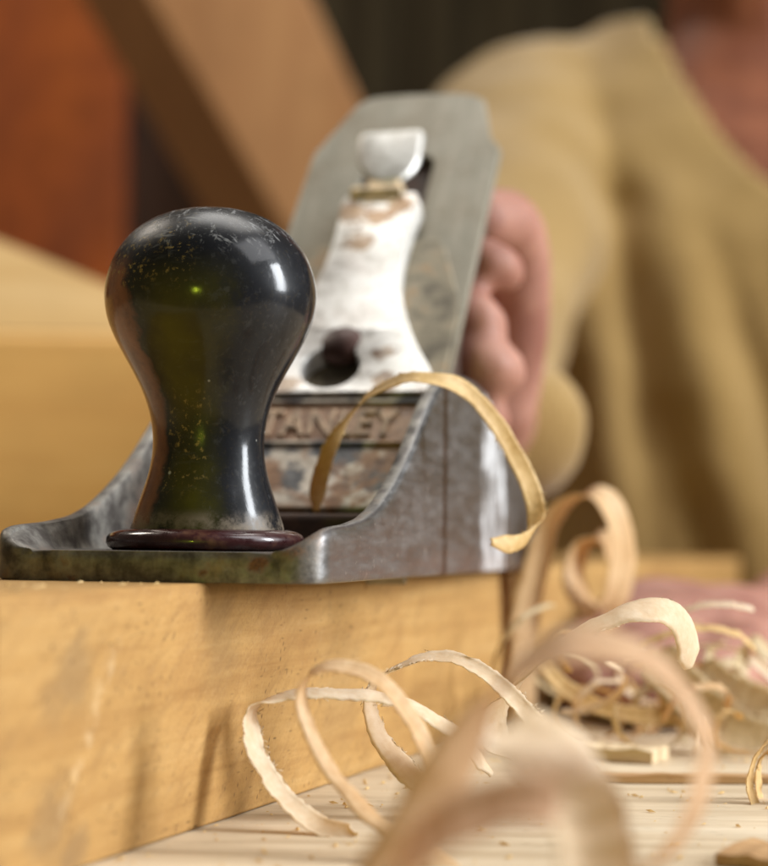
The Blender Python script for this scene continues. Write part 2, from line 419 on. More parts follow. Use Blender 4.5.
def curtain():
    k = NT('dark_curtain_cloth'); d = k.noise(k.map((1, 1, .05)), 30, 3, .5)
    k.set(Base_Color=k.ramp(d, [(.35, (.03, .022, .012)), (.65, (.062, .047, .025))]), Roughness=.9, Specular_IOR_Level=.1); return k.m
M['curtain'] = curtain()

# ------------------------------------------------------------------ workbench
def workbench():
    r = empty('workbench', (0, 400, 0))
    tag(r, 'pale bleached wooden bench top under the block and the shavings', 'workbench')
    ys = [-222, -95, 60, 245, 430, 640]
    parts = []
    for a, b in zip(ys[:-1], ys[1:]):
        o = link('plank', mesh(*box(-900, 520, a+.35, b-.35, -34+random.uniform(-1, 0), random.uniform(-.25, 0))), M['bench'], r)
        bevel(o, .8, 2)
    for x in (-600, 430):
        for y in (-150, 560): link('leg', mesh(*box(x-40, x+40, y-40, y+40, -860, -36)), M['bench'], r)
    return r
workbench()

# ------------------------------------------------------------------ the timber being planed
BYAW = math.radians(18.59)
def timber():
    # local: +Y along the block, the face toward the camera-right at x=0, body toward -x
    L0, L1, Wd, H = -76.8, 652.0, 92.0, BLOCK_H
    n = 90
    prof = [(0, 0), (0, .5)] + [(0, z) for z in np.linspace(4, H-2.5, 12)] + [(-.35, H-.8), (-1.2, H), (-14, H), (-45, H), (-Wd+1.2, H), (-Wd, H-1.2), (-Wd, H*.5), (-Wd, 0)]
    V, Fc = [], []
    m = len(prof)
    ys = np.linspace(L0, L1, n)
    for i, y in enumerate(ys):
        for x, z in prof:
            e = 0
            if -1 < x <= 0: e = .35*noise.noise(Vector((y*.05, z*.09, 3)))
            if z > H-3: z = z + (.12*noise.noise(Vector((y*.11, x*.1, 7))) if z < H-.05 else -.05)
            V.append((x+e, y, z))
    for i in range(n-1):
        for j in range(m): Fc.append((i*m+j, i*m+(j+1) % m, (i+1)*m+(j+1) % m, (i+1)*m+j))
    Fc.append(tuple(range(m))[::-1]); Fc.append(tuple((n-1)*m+j for j in range(m)))
    o = link('timber_block', mesh(V, Fc), M['block'])
    o.location = Vector((-31.37, 359.73, 0))*S; o.rotation_euler = (0, 0, -BYAW)
    bevel(o, .7, 2, 50)
    tag(o, 'long yellow rough sawn timber block with dirt stains, lying under the metal plane', 'timber')
timber()

# ------------------------------------------------------------------ the hand plane
PYAW = math.radians(14.18)
S0, ANG = 89.67, math.radians(46.86)
plane = empty('hand_plane', (-42.68, 362.63, BLOCK_H+.05), -PYAW)
tag(plane, 'old metal bench plane with black front knob and tilted steel blade', 'hand plane')

def plane_body():
    W0, L, R = 32.4, 245.0, 6.5
    kh = [(0, 5.9), (.5, 6.4), (1.5, 7.4), (3, 8.7), (6, 9.9), (12, 10.4), (22, 10.9), (35, 12.2), (45, 14.6), (54, 18), (63, 22.2), (72, 27.3), (80, 32.6), (88, 38), (95, 41.6), (102, 44.3), (110, 46.4), (118, 47.3), (130, 47.6), (142, 47.3), (152, 45.8), (162, 43), (172, 39), (183, 33.5), (195, 28), (208, 23.4), (222, 19.5), (236, 16), (242, 13), (245, 8)]
    st = np.unique(np.r_[0, .25, .6, 1.1, 1.8, 2.7, 3.8, 5, R, np.linspace(8, 237, 110), 239, 241, 242.5, 243.7, 244.5, 244.9, L])
    kk = np.array(kh)
    # smooth the profile a little
    def Hh(y): return float(np.mean([np.interp(y+d, kk[:, 0], kk[:, 1]) for d in (-2.4, -1.2, 0, 1.2, 2.4)])) if 6 < y < 236 else float(np.interp(y, kk[:, 0], kk[:, 1]))
    V, Fc = [], []
    secs = []
    for y in st:
        e = max(0, R-y, y-(L-R))
        W = W0 - R*(1-math.sqrt(max(0, 1-(e/R)**2)))
        H = Hh(y); fl = 5.6 if y < 62 else max(4.0, 5.6-(y-62)*.1)
        k = min(1, max(0, (y-4)/30))
        th = 2.6 + .9*k                                     # rail thickness at the top
        xf = (24.5 + 3.2*k) - (W0-W)*.9                     # where the floor starts to rise
        xt = W - th
        half = [(W-.7, 0), (W-.2, .2), (W, .7)] + [(W, z) for z in np.linspace(max(1.2, H*.15), H-1.6, 6)] + \
               [(W-.15, H-.75), (W-.5, H-.25), (W-1.0, H), (xt+.7, H), (xt+.2, H-.25), (xt-.05, H-.8)]
        hh = H-.8
        for t in (.2, .4, .6, .78, .9, .97, 1.0):
            if k < 1:
                s_ = t
                z = fl + (hh-fl)*(1-(3*s_*s_-2*s_**3))
                x = (xt-.05) + (xf-(xt-.05))*t
            else:
                # near-vertical wall with a fillet at the floor
                z = hh + (fl-hh)*min(1, t*1.02); x = (xt-.05) - max(0, (t-.6)/.4)**2*(xt-.05-xf)
                z = max(z, fl)
            half.append((x, z))
        left = [(-x, z) for x, z in half][::-1]
        secs.append(half + [(xf*.5, fl), (0, fl), (-xf*.5, fl)] + left)
    m = len(secs[0])
    for y, sec in zip(st, secs):
        for x, z in sec: V.append((x, y, z))
    for i in range(len(st)-1):
        for j in range(m): Fc.append((i*m+j, i*m+(j+1) % m, (i+1)*m+(j+1) % m, (i+1)*m+j))
    Fc.append(tuple(range(m))[::-1]); Fc.append(tuple((len(st)-1)*m+j for j in range(m)))
    me = mesh(V, Fc)
    o = link('body', me, M['iron_body'], plane, 38)
    # the mouth
    c = link('cutter', mesh(*box(-28, 28, S0-9, S0+4, -3, 7)))
    cut(o, c)
    me = o.data
    me.polygons.foreach_set('use_smooth', [True]*len(me.polygons)); me.set_sharp_from_angle(angle=math.radians(38))
    return o
body = plane_body()
link('throat_rib', mesh(*prism([(z, y) for y, z in ((0, 0), (0, 1))] or [], 0, 1)) if False else mesh(*join(box(-28.3, 28.3, S0-17.5, S0-9.5, 5.0, 13.6))), M['rust'], plane)
bevel(plane.children[-1], 1.6, 3)

# knob and its collar
KX, KY = -.5, 33.0
prof = [(0.01, 5.9), (14.4, 5.9), (15.3, 6.4), (15.4, 9.2), (15.25, 10.4), (14.7, 12.2), (13.7, 15.2), (12.6, 18.4), (11.7, 21.5), (11.2, 24.6), (11.1, 27.5), (11.4, 30.6), (12.1, 33.8), (13.4, 37.4), (15.2, 41), (17.2, 44.6), (19.0, 48), (20.4, 51.4), (21.1, 54.6), (21.2, 57.6), (20.6, 61), (19.3, 64.4), (17.3, 67.4), (14.6, 70), (11.2, 72.1), (7.2, 73.5), (3.4, 74.1), (0.01, 74.3)]
pp = crom([(r, z, 0) for r, z in prof[3:]], 90)
kprof = prof[:3] + [(float(max(.01, a[0])), float(a[1])) for a in pp]
kv, kf = lathe(kprof, 128)
kv = [(x*(1+.006*noise.noise(Vector((x*.06, y*.06, z*.05)))), y, z) for x, y, z in kv]
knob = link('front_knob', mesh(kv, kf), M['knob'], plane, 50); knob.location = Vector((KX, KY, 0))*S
rv = [(0.01, 0), (18.4, 0), (19.3, .5), (19.8, 1.4), (19.75, 2.4), (19.2, 3.2), (18.0, 3.8), (16.6, 4.1), (15.0, 4.15), (0.01, 4.15)]
ring = link('collar', mesh(*lathe(rv, 96)), M['ring'], knob, 60); ring.location = Vector((-.3, 0, 5.62))*S
# screw head down in the top of the knob is out of sight from the lens' height
scw = link('knob_screw', mesh(*lathe([(.01, 0), (4.2, 0), (4.2, .5), (3.6, .9), (.01, 1.0)], 32)), M['brass'], knob); scw.location = (0, 0, 73.2*S)

# things that lie in the slope of the blade: local x, y = up along the blade, z = out of it
def sloped(name, vf, mat, parent=None, off=0, smooth=40):
    o = link(name, mesh(*vf), mat, plane, smooth)
    o.location = Vector((0, S0, 0))*S; o.rotation_euler = (ANG, 0, 0)
    if parent:
        o.parent = parent; o.location = (0, 0, 0); o.rotation_euler = (0, 0, 0)
    return o
ir = [(-27.3, -3), (27.3, -3), (27.3, 158)]
ir += [(27.3-.6-(1-math.cos(a))*6, 158+math.sin(a)*6) for a in np.linspace(.2, 1.0, 4)]
ir += [(19.5, 182), (16.5, 185), (12, 186.5), (0, 187.2), (-12, 186.8), (-16, 185.6), (-19, 182.5), (-25.4, 164), (-26.8, 160.5), (-27.3, 157)]
def crisp(o, a=20):
    bake(o); o.data.polygons.foreach_set('use_smooth', [True]*len(o.data.polygons)); o.data.set_sharp_from_angle(angle=math.radians(a))
iron = sloped('blade', prism(ir, 0, 2.6), M['blade'])
slot = sloped('cutter', prism([(-5.6, 40), (5.6, 40), (5.6, 128), (9.0, 134), (9.0, 153), (7, 156), (-8, 158), (-11, 154), (-11, 134), (-5.6, 128)], -3, 6), None)
cut(iron, slot); bevel(iron, .5, 2); crisp(iron)
cb = [(-26.6, 3), (26.6, 3), (26.6, 84), (25.5, 92), (19, 112), (16.5, 115.5), (-16.5, 115.5), (-19, 112), (-25.5, 92), (-26.6, 84)]
ci = sloped('cap_iron', prism(cb, 2.65, 4.9), M['dark_steel']); bevel(ci, .5, 2); crisp(ci)
# lever cap
edge = [(27.4, 12.5), (27.6, 30), (27.4, 44), (26.4, 52), (24.3, 59), (20.2, 66.7), (17.2, 73), (14.9, 79), (12.4, 86.5), (10.9, 93), (10.1, 101), (10.0, 110), (10.4, 118), (10.9, 124), (10.0, 127.6), (7.5, 129)]
sm = [tuple(a[:2]) for a in crom([(x, y, 0) for x, y in edge], 60)]
outline = sm + [(-x, y) for x, y in sm[::-1]]
cap = sloped('lever_cap', prism(outline, 4.95, 8.8), M['nickel'])
hump = [(x*.985-.2, y) for x, y in sm if y > 49.6]
hump = [(hump[0][0]+.3, 49.4)] + hump
hump = hump + [(-x, y) for x, y in hump[::-1]]
hump = [(x, min(y, 128.2)) for x, y in hump]
def circ(cx, cy, r, n=40): return [(cx+r*math.cos(2*math.pi*k/n), cy+r*math.sin(2*math.pi*k/n)) for k in range(n)]
hp = sloped('shield', prism(hump, 8.5, 10.7), M['nickel'], cap)
def keyhole():
    k = join(prism(circ(0, 57.6, 6.4), 2, 16)); return k
for o in (cap, hp):
    cut(o, sloped('cutter', prism(circ(-.4, 58.4, 7.6), 2.0, 16), None))
    cut(o, sloped('cutter', prism(circ(0.2, 67.6, 4.5), 2.1, 15), None))
    cut(o, sloped('cutter', prism([(-4.4, 60), (5.0, 60), (4.6, 68), (-4.2, 68)], 2.2, 14), None))
for o, w in ((cap, .7), (hp, 1.3)):
    bevel(o, w, 3, 50); bake(o); o.data.polygons.foreach_set('use_smooth', [True]*len(o.data.polygons)); o.data.set_sharp_from_angle(angle=math.radians(45))
for y, w in ((33.2, .55), (47.4, .6)):
    rb = sloped('raised_line', box(-27, 27, y-w, y+w, 8.6, 9.75), M['nickel'], cap); bevel(rb, .35, 2)
# raised lettering
cu = bpy.data.curves.new('lettering', 'FONT'); cu.body = 'STANLEY'; cu.size = 12.6*S; cu.extrude = .24*S; cu.bevel_depth = .22*S; cu.bevel_resolution = 1
cu.align_x = 'CENTER'; cu.space_character = 1.06
to = bpy.data.objects.new('tmp', cu); col.objects.link(to)
dg = bpy.context.evaluated_depsgraph_get(); dg.update()
tm = bpy.data.meshes.new_from_object(to.evaluated_get(dg)); bpy.data.objects.remove(to)
xs = [v.co.x for v in tm.vertices]; wd = max(xs)-min(xs)
for v in tm.vertices: v.co.x *= .0385/wd; 
tx = link('lettering', tm, M['letter'], cap, 30); tx.location = Vector((0, 36.0, 9.1))*S
# dark grime seen at the bottom of the keyhole and the screw
scr = sloped('cap_screw', lathe([(.01, 2), (3.2, 2), (3.2, 9.4), (5.6, 9.6), (6.1, 10.3), (6.0, 11.6), (5.0, 13.0), (3.0, 13.9), (.01, 14.2)], 40), M['screw'], None)
scr.location = Vector((0.4, S0+68.6*math.cos(ANG)+1.7, 68.6*math.sin(ANG)-1.6))*S
# cam lever and its pivot
piv = sloped('pivot', join(box(-5.0, 4.2, 124, 134.5, 5.0, 11.0), ([(x, 128.5+y, 10.2+z) for z, x, y in [(p[0]*.55, p[2], p[1]*.55) for p in lathe([(.01, -8.8), (4.2, -8.8), (4.2, 6.0), (.01, 6.0)], 24)[0]]], lathe([(.01, 0), (5, 0), (5, 1), (.01, 1)], 24)[1])), M['dirty_pivot'], cap)
bevel(piv, .7, 2)
lv = [(-10.2, 151.5), (-9.6, 153), (7.4, 153.2), (8.0, 151.6), (8.2, 142), (7.2, 138), (4.6, 134.4), (1.5, 133), (-2, 133.2), (-5.4, 135.2), (-8.6, 140), (-10, 145)]
lvv, lvf = prism(lv, 0, 2.4)
lvv = [(x, y, z+9.2+.0105*(y-133)**2*.55) for x, y, z in lvv]
lev = sloped('cam_lever', (lvv, lvf), M['nickel'], cap); bevel(lev, 1.1, 4); crisp(lev, 24)

# frog, adjuster wheel, rear handle
c_, s_ = math.cos(ANG), math.sin(ANG)
def sl(l, n): return (S0+l*c_-n*s_, l*s_+n*c_)
fp = [(S0+10, 4.2), (S0+86, 4.2), (S0+92, 12), sl(150, -12), sl(160, -5), sl(160, -.15), sl(8, -.15)]
v, f = prism(fp, -23, 23); frog = link('frog', mesh([(z, x, y) for x, y, z in v], f), M['rust'], plane); bevel(frog, 1, 2)
wv, wf = lathe([(.01, -2.5), (11, -2.5), (12, -1.8), (12, 1.8), (11, 2.5), (.01, 2.5)], 48)
wh = link('adjusting_wheel', mesh([(x, z, y) for x, y, z in wv], wf), M['brass'], plane); wh.location = Vector((0, S0+84, 34))*S
tp = [(168, 5.8), (232, 5.8), (233, 13), (222, 17), (213, 27), (207, 42), (205, 58), (208, 74), (216, 84), (224, 90), (222, 97), (210, 100), (194, 98), (184, 90), (180, 76), (180, 58), (177, 40), (172, 26), (166, 16)]
tp2 = [tuple(a[:2]) for a in crom([(x, y, 0) for x, y in tp], 90)]
v, f = prism(tp2, -11.5, 11.5); tote = link('rear_handle', mesh([(z, x, y) for x, y, z in v], f), M['tote'], plane); bevel(tote, 5.5, 5, 50)

# ------------------------------------------------------------------ shavings
def u_i(i, n): return i/(n-1)
def ribbon(name, path, width, wdirs, mat, label, thick=.18, fray=.12, cup=.08, n=None, taper=(1, 1), group=None, seed=0, world=False):
    """a curled strip of wood: path of (px,py,distance) or world points, width in mm, the direction(s) of its width along the way"""
    rnd = random.Random(seed*77+len(path))
    pts = [tuple(q) for q in path] if world else [tuple(P(*q)) for q in path]
    L = sum((Vector(a)-Vector(b)).length for a, b in zip(pts[:-1], pts[1:]))
    n = n or max(40, int(L*1.5))
    C = crom(pts, n)
    if not isinstance(wdirs, list): wdirs = [wdirs]
    wd = np.array([np.array(w, float)/np.linalg.norm(w) for w in wdirs])
    K = 6; V, Fc = [], []
    for i in range(n):
        u = i/(n-1)
        q = u*(len(wd)-1); a = int(min(q, len(wd)-2)) if len(wd) > 1 else 0
        w = Vector(wd[a]*(1-(q-a)) + wd[a+1]*(q-a)) if len(wd) > 1 else Vector(wd[0])
        t = Vector(C[min(i+1, n-1)]-C[max(i-1, 0)]).normalized()
        w = (w - t*w.dot(t)*.85).normalized(); nn = t.cross(w)
        hw = width/2*(taper[0]+(taper[1]-taper[0])*u)*(1+.25*noise.noise(Vector((u*L*.055, seed*3.1, 0)))+.12*noise.noise(Vector((u*L*.2, seed*1.7, 4))))
        if u < .04: hw *= .35+.65*u/.04
        if u > .96: hw *= .35+.65*(1-u)/.04
        c = Vector(C[i]) + nn*.5*noise.noise(Vector((u*14, seed, 5)))
        ea = fray*width*(abs(noise.noise(Vector((u*L*.35, seed, 1))))+.35*rnd.random()); eb = fray*width*(abs(noise.noise(Vector((u*L*.35, seed, 9))))+.35*rnd.random())
        for j in range(K+1):
            s = j/K*2-1
            r = s*hw - (ea if j == K else 0) + (eb if j == 0 else 0)
            V.append(c + w*r + nn*(cup*width*(s*s-.4) + .06*rnd.uniform(-1, 1)))
    for i in range(n-1):
        for j in range(K):
            a = i*(K+1)+j; Fc.append((a, a+1, a+K+2, a+K+1))
    # torn fibres along the edges
    for i in range(3, n-4):
        for e in (0, K):
            for _q in range(3):
              if rnd.random() < fray*7*max(0, .08+ noise.noise(Vector((u_i(i, n)*L*.06, seed*2.3+e, 6)))):
                a = Vector(V[i*(K+1)+e])*.999; a = Vector(V[i*(K+1)+e]).lerp(Vector(V[(i+1)*(K+1)+e]), rnd.random()*.8); inn = Vector(V[i*(K+1)+(1 if e == 0 else K-1)])
                b = Vector(V[(i+1)*(K+1)+e]); o_ = (a-inn).normalized(); t = Vector(C[i+1]-C[i-1]).normalized()
                tip = a + o_*rnd.uniform(.15, .8) + t*rnd.uniform(-1.6, 1.6) + Vector((rnd.uniform(-.3, .3),)*3)
                k = len(V); V += [a, b*.14+a*.86, tip]; Fc.append((k, k+1, k+2))
    me = bpy.data.meshes.new('m'); 
    base = Vector(pts[0])
    me.from_pydata([tuple((Vector(v)-base)*S) for v in V], [], Fc); me.validate()
    o = link(name, me, mat, None, 180); o.location = base*S
    m = o.modifiers.new('s', 'SOLIDIFY'); m.thickness = thick*S; m.offset = 0
    tag(o, label, 'wood shaving', group or 'wood shavings')
    return o
R = ribbon
R('wood_shaving', [(316, 512, 446), (320, 480, 444), (336, 436, 436), (366, 398, 428), (400, 381, 425), (432, 379, 426), (462, 388, 430), (490, 415, 432), (515, 455, 434), (531, 490, 434), (536, 516, 431), (529, 537, 427), (513, 544, 421), (491, 542, 416)],
  4.2, [(1, .3, .1), (.8, .2, .35), (.15, .75, .6), (.55, .6, .45), (.9, .35, .1), (.5, .3, .8), (.0, .2, 1)], M['sh_gold'],
  'thin golden shaving arching out of the plane mouth over its cheek', seed=1, fray=.06)
R('wood_shaving', [(527, 726, 556), (524, 690, 556), (525, 640, 556), (533, 585, 554), (547, 535, 552), (567, 504, 550), (592, 495, 549), (612, 510, 551), (621, 545, 554), (617, 585, 558), (604, 612, 562), (586, 602, 566), (575, 575, 568), (583, 549, 570), (601, 541, 571), (616, 556, 573), (620, 585, 576), (610, 620, 580), (596, 655, 584)],
  13, [(.75, .62, .1), (.65, .75, .15), (.55, .8, .1), (.55, .8, .1)], M['sh_tan'], 'tall tan double curl standing behind the plane against the timber', seed=2, fray=.04)
R('wood_shaving', [(492, 774, 372), (472, 748, 371), (442, 722, 369), (405, 703, 368), (365, 694, 367), (322, 692, 366), (282, 695, 365), (256, 707, 363), (250, 730, 361), (262, 766, 358), (286, 800, 355), (320, 826, 352), (356, 838, 348)],
  7.0, [(.1, .9, .45), (.1, .95, .25), (.25, .95, .2), (.48, .86, .15), (.45, .7, .55)], M['sh_white'], 'thin cream shaving hoop with ragged edge, nearest the block face', seed=3, fray=.20)
R('wood_shaving', [(470, 880, 316), (412, 846, 322), (366, 811, 326), (331, 770, 329), (309, 727, 331), (302, 697, 332), (312, 675, 333), (343, 666, 334), (378, 680, 334), (404, 708, 334), (423, 742, 333), (436, 786, 331)],
  4.6, [(.5, .7, .4), (.6, .75, .2), (.45, .85, .3), (.2, .85, .55), (.4, .8, .4)], M['sh_tan'], 'tan shaving hoop standing in front of the thin cream hoop', seed=4, fray=.08)
R('wood_shaving', [(432, 793, 370), (404, 768, 373), (381, 736, 376), (370, 705, 377), (378, 681, 378), (405, 664, 379), (440, 657, 380), (475, 667, 378), (507, 692, 374), (536, 724, 370), (566, 758, 366), (590, 790, 362)],
  5.4, [(.55, .7, .4), (.7, .65, .2), (.25, .93, .22), (.2, .8, .5), (.5, .55, .65), (.6, .5, .6)], M['sh_white'], 'cream shaving loop arching from the hoops to the middle of the bench', seed=5, fray=.20)
R('wood_shaving', [(372, 905, 232), (410, 838, 234), (450, 765, 235), (488, 703, 236), (530, 664, 237), (575, 647, 238), (620, 650, 240), (660, 670, 242), (690, 706, 244), (703, 750, 244), (695, 800, 242), (672, 842, 240), (635, 885, 236)],
  7.6, [(.9, .35, .25), (.95, .3, .2), (.6, .6, .5), (.15, .85, .5), (.2, .9, .35), (.5, .85, .15), (.5, .8, .3)], M['sh_fore'], 'big out of focus brown shaving hoop in the foreground', seed=6, fray=.04)
R('wood_shaving', [(384, 890, 212), (416, 850, 211), (456, 822, 210), (500, 806, 210), (536, 802, 209), (560, 808, 209)],
  8.6, [(.5, .6, .6), (.2, .75, .62), (.05, .78, .62), (.1, .8, .6)], M['sh_brown'], 'broad flat brown shaving lowest in the foreground', seed=7, fray=.04)
R('wood_shaving', [(500, 730, 250), (528, 742, 247), (556, 768, 244), (580, 810, 241), (594, 860, 238), (600, 920, 235)],
  13, [(.55, .75, .35), (.75, .65, .1), (.9, .45, 0)], M['sh_white'], 'broad blurred cream shaving between the foreground brown ones', seed=8, fray=.04, taper=(.9, 1.0))
R('wood_shaving', [(690, 668, 390), (688, 640, 388), (677, 618, 385), (655, 609, 382), (620, 614, 380), (582, 631, 380), (546, 654, 381), (520, 679, 383), (500, 702, 385), (491, 724, 385), (497, 746, 383), (515, 760, 380)],
  7.6, [(.7, .6, .2), (.4, .7, .5), (.15, .85, .45), (.1, .9, .35), (.3, .8, .3), (.75, .65, .15), (.8, .6, -.1)], M['sh_white'], 'white bent shaving with a leaf shaped end, in front of the resting hand', seed=9, fray=.025)
R('wood_shaving', [(792, 738, 404), (770, 740, 402), (755, 758, 400), (749, 782, 399), (756, 806, 398), (775, 822, 397), (795, 815, 396), (800, 780, 399), (785, 752, 402), (766, 752, 404), (757, 776, 405), (762, 806, 406), (785, 838, 404)],
  4.2, [(.5, .8, .2), (.4, .85, .3), (.5, .8, .2)], M['sh_gold'], 'small sharp golden curl at the right edge of the bench', seed=10, fray=.22)
R('wood_shaving', [(540, 655, 500), (560, 684, 497), (596, 706, 494), (640, 716, 492), (690, 716, 492)],
  5, [(.2, .5, .8), (.1, .5, .85), (.1, .6, .8)], M['sh_gold'], 'golden shaving lying across the fingertips of the resting hand', seed=12, fray=.05)
R('wood_shaving', [(655, 655, 500), (680, 685, 494), (705, 712, 490), (735, 735, 486), (775, 750, 484)],
  13, [(.5, .3, .8), (.4, .3, .85), (.3, .3, .9)], M['sh_olive'], 'wide straw coloured shaving below the back of the resting hand', seed=13, fray=.05)
R('wood_shaving', [(700, 668, 505), (730, 690, 500), (770, 705, 496), (800, 708, 494)],
  9, [(.2, .4, .9), (.2, .4, .9)], M['sh_olive'], 'straw shaving lying over the hand side at the frame edge', seed=14, fray=.06)
R('wood_shaving', [(772, 660, 520), (755, 642, 520), (742, 655, 518), (738, 690, 514), (725, 712, 510), (708, 690, 512), (712, 655, 515), (725, 640, 518)],
  8, [(.6, .7, .3), (.5, .8, .3)], M['sh_olive'], 'straw curl heaped against the wrist side of the hand', seed=15, fray=.1)
# smaller curls of the heap in front of the resting hand
hp_rnd = random.Random(5)
heap = [(560, 664, 520), (640, 668, 520), (590, 722, 500), (640, 706, 505), (662, 700, 498), (615, 722, 492), (690, 690, 498), (705, 732, 480), (656, 736, 478), (745, 722, 478), (655, 668, 530), (668, 676, 515), (725, 672, 512), (752, 690, 500), (740, 744, 470)]
lab = ['short {0} curl {1}']
spots = ['at the fingertips of the resting hand', 'under the golden shaving by the fingertips', 'beside the fingertips close to the bench', 'on the bench before the resting hand', 'in the middle of the heap by the hand', 'lowest in the heap, just behind the small offcut', 'below the knuckles of the resting hand', 'on the bench right of the small offcut', 'close behind the end of the small offcut', 'among the straw shavings near the frame edge', 'next to the standing double curl', 'on the middle finger of the resting hand', 'beneath the wrist in the straw heap', 'topmost in the heap near the frame edge', 'in front of the wide straw shaving']
for i, ((px, py, Y), sp) in enumerate(zip(heap, spots)):
    c = P(px, py, Y); r = hp_rnd.uniform(6, 13); c.z = max(c.z, r+.5)
    ax = Vector((hp_rnd.uniform(-.6, .6), hp_rnd.uniform(.4, 1), hp_rnd.uniform(-.3, .5))).normalized()
    e1 = ax.cross(Vector((0, 0, 1))).normalized(); e2 = ax.cross(e1)
    a0 = hp_rnd.uniform(0, 6.28); turns = hp_rnd.uniform(.35, .95); pth = []
    for q in range(14):
        a = a0+turns*6.28*q/13; rr = r*(1-.25*q/13)
        w = c + e1*(rr*math.cos(a)) + e2*(rr*math.sin(a)) + ax*(q*.45); w.z = .6+(max(w.z, 0)*.8); pth.append(w)
    mt, cn = [('sh_olive', 'straw coloured'), ('sh_white', 'cream'), ('sh_gold', 'golden'), ('sh_tan', 'tan')][i % 4]
    R('wood_shaving', pth, hp_rnd.uniform(2.2, 4.2), [tuple(ax)], M[mt], 'small %s curl %s' % (cn, sp), seed=30+i, fray=.1, world=True)

for q in range(16):
    c = P(hp_rnd.uniform(556, 775), hp_rnd.uniform(655, 735), hp_rnd.uniform(470, 545)); r = hp_rnd.uniform(11, 24); c.z = max(c.z, r*.3)
    ax = Vector((hp_rnd.uniform(-.7, .7), hp_rnd.uniform(.3, 1), hp_rnd.uniform(-.4, .6))).normalized()
    e1 = ax.cross(Vector((0, 0, 1))).normalized(); e2 = ax.cross(e1); a0 = hp_rnd.uniform(0, 6.28); tn = hp_rnd.uniform(.22, .6); pth = []
    for k in range(14):
        a = a0+tn*6.28*k/13; rr = r*(1-.2*k/13)
        w = c + e1*(rr*math.cos(a)) + e2*(rr*math.sin(a)*.8) + ax*(k*.7); w.z = max(w.z, .5); pth.append(w)
    R('wood_shaving', pth, hp_rnd.uniform(1.4, 2.8), [tuple(ax)], M[('sh_white', 'sh_gold', 'sh_olive')[q % 3]], 'thin loose curl tangled in the heap of shavings by the resting hand', group='thin curls tangled by the hand', seed=60+q, fray=.1, world=True)

# offcuts on the bench
def scrap(name, p0, p1, w, h, mat, label, z=0.0, tilt=0):
    a, b = Vector(p0), Vector(p1); a.z = b.z = 0
    L = (b-a).length; n = 24; V, Fc = [], []
    for i in range(n):
        x = L*i/(n-1)
        k = 1+.10*noise.noise(Vector((i*.21, w, 2)))
        for yy, zz in ((-w/2*k, 0), (w/2*k, 0), (w/2*k, h*(.8+.3*noise.noise(Vector((i*.2, 1, h))))), (0, h*(1+.2*noise.noise(Vector((i*.6, 4, h))))), (-w/2*k, h*(.8+.3*noise.noise(Vector((i*.2, 8, h)))))):
            V.append((x, yy, zz))
    for i in range(n-1):
        for j in range(5): Fc.append((i*5+j, i*5+(j+1) % 5, (i+1)*5+(j+1) % 5, (i+1)*5+j))
    Fc += [tuple(range(5))[::-1], tuple((n-1)*5+j for j in range(5))]
    o = link(name, mesh(V, Fc), mat, None, 30); o.location = Vector((a.x, a.y, z+.05))*S
    o.rotation_euler = (0, 0, math.atan2((b-a).y, (b-a).x)); tag(o, label, 'offcut', 'offcuts on the bench')
def onbench(px, Y): return Vector(((px-384)/F_PX*Y*1.0, Y, 0))
scrap('wood_offcut', onbench(584, 478), onbench(662, 470), 14, 3.6, M['pale_scrap'], 'pale flat offcut lying before the fingertips of the resting hand')
scrap('wood_offcut', onbench(590, 430), onbench(810, 432), 5, 2.0, M['scrap'], 'long thin brown strip lying across the bench')  # flat brown strip, long and narrow
scrap('wood_offcut', onbench(735, 330), onbench(830, 322), 18, 2.4, M['scrap'], 'short brown offcut at the bottom right corner')

# sawdust and chips: nobody could count them
def dust():
    rnd = random.Random(3); V, Fc = [], []
    for i in range(1500):
        if rnd.random() < .965:
            x, y = rnd.uniform(-90, 160), rnd.uniform(290, 620)
            # keep off the block
            d = (x+31.37)*math.cos(BYAW) - (y-359.73)*math.sin(BYAW)
            if d < 1.0: continue
            z = .05
        else:
            t = rnd.uniform(-80, -5) if rnd.random() < .5 else rnd.uniform(-80, 20); dd = -rnd.uniform(2.5, 26)
            x = -31.37+t*math.sin(BYAW)+dd*math.cos(BYAW); y = 359.73+t*math.cos(BYAW)-dd*math.sin(BYAW); z = BLOCK_H
            lx = (x+42.68)*math.cos(PYAW)-(y-362.63)*math.sin(PYAW); ly = (x+42.68)*math.sin(PYAW)+(y-362.63)*math.cos(PYAW)
            if ly > -.5: continue
        r = rnd.choice((.12, .18, .3, .5)); a = rnd.uniform(0, 3.14); l = r*rnd.uniform(1, 3)
        ux, uy = math.cos(a), math.sin(a); k = len(V)
        V += [(x-ux*l, y-uy*l, z), (x+uy*r, y-ux*r, z), (x+ux*l, y+uy*l, z+r*.5), (x-uy*r, y+ux*r, z), (x, y, z+r*.9)]
        Fc += [(k, k+1, k+4), (k+1, k+2, k+4), (k+2, k+3, k+4), (k+3, k, k+4)]
    o = link('sawdust', mesh(V, Fc), M['sh_gold'], None, None)
    tag(o, 'scattered fine sawdust crumbs on the bench and the block', 'sawdust', None, 'stuff')
dust()

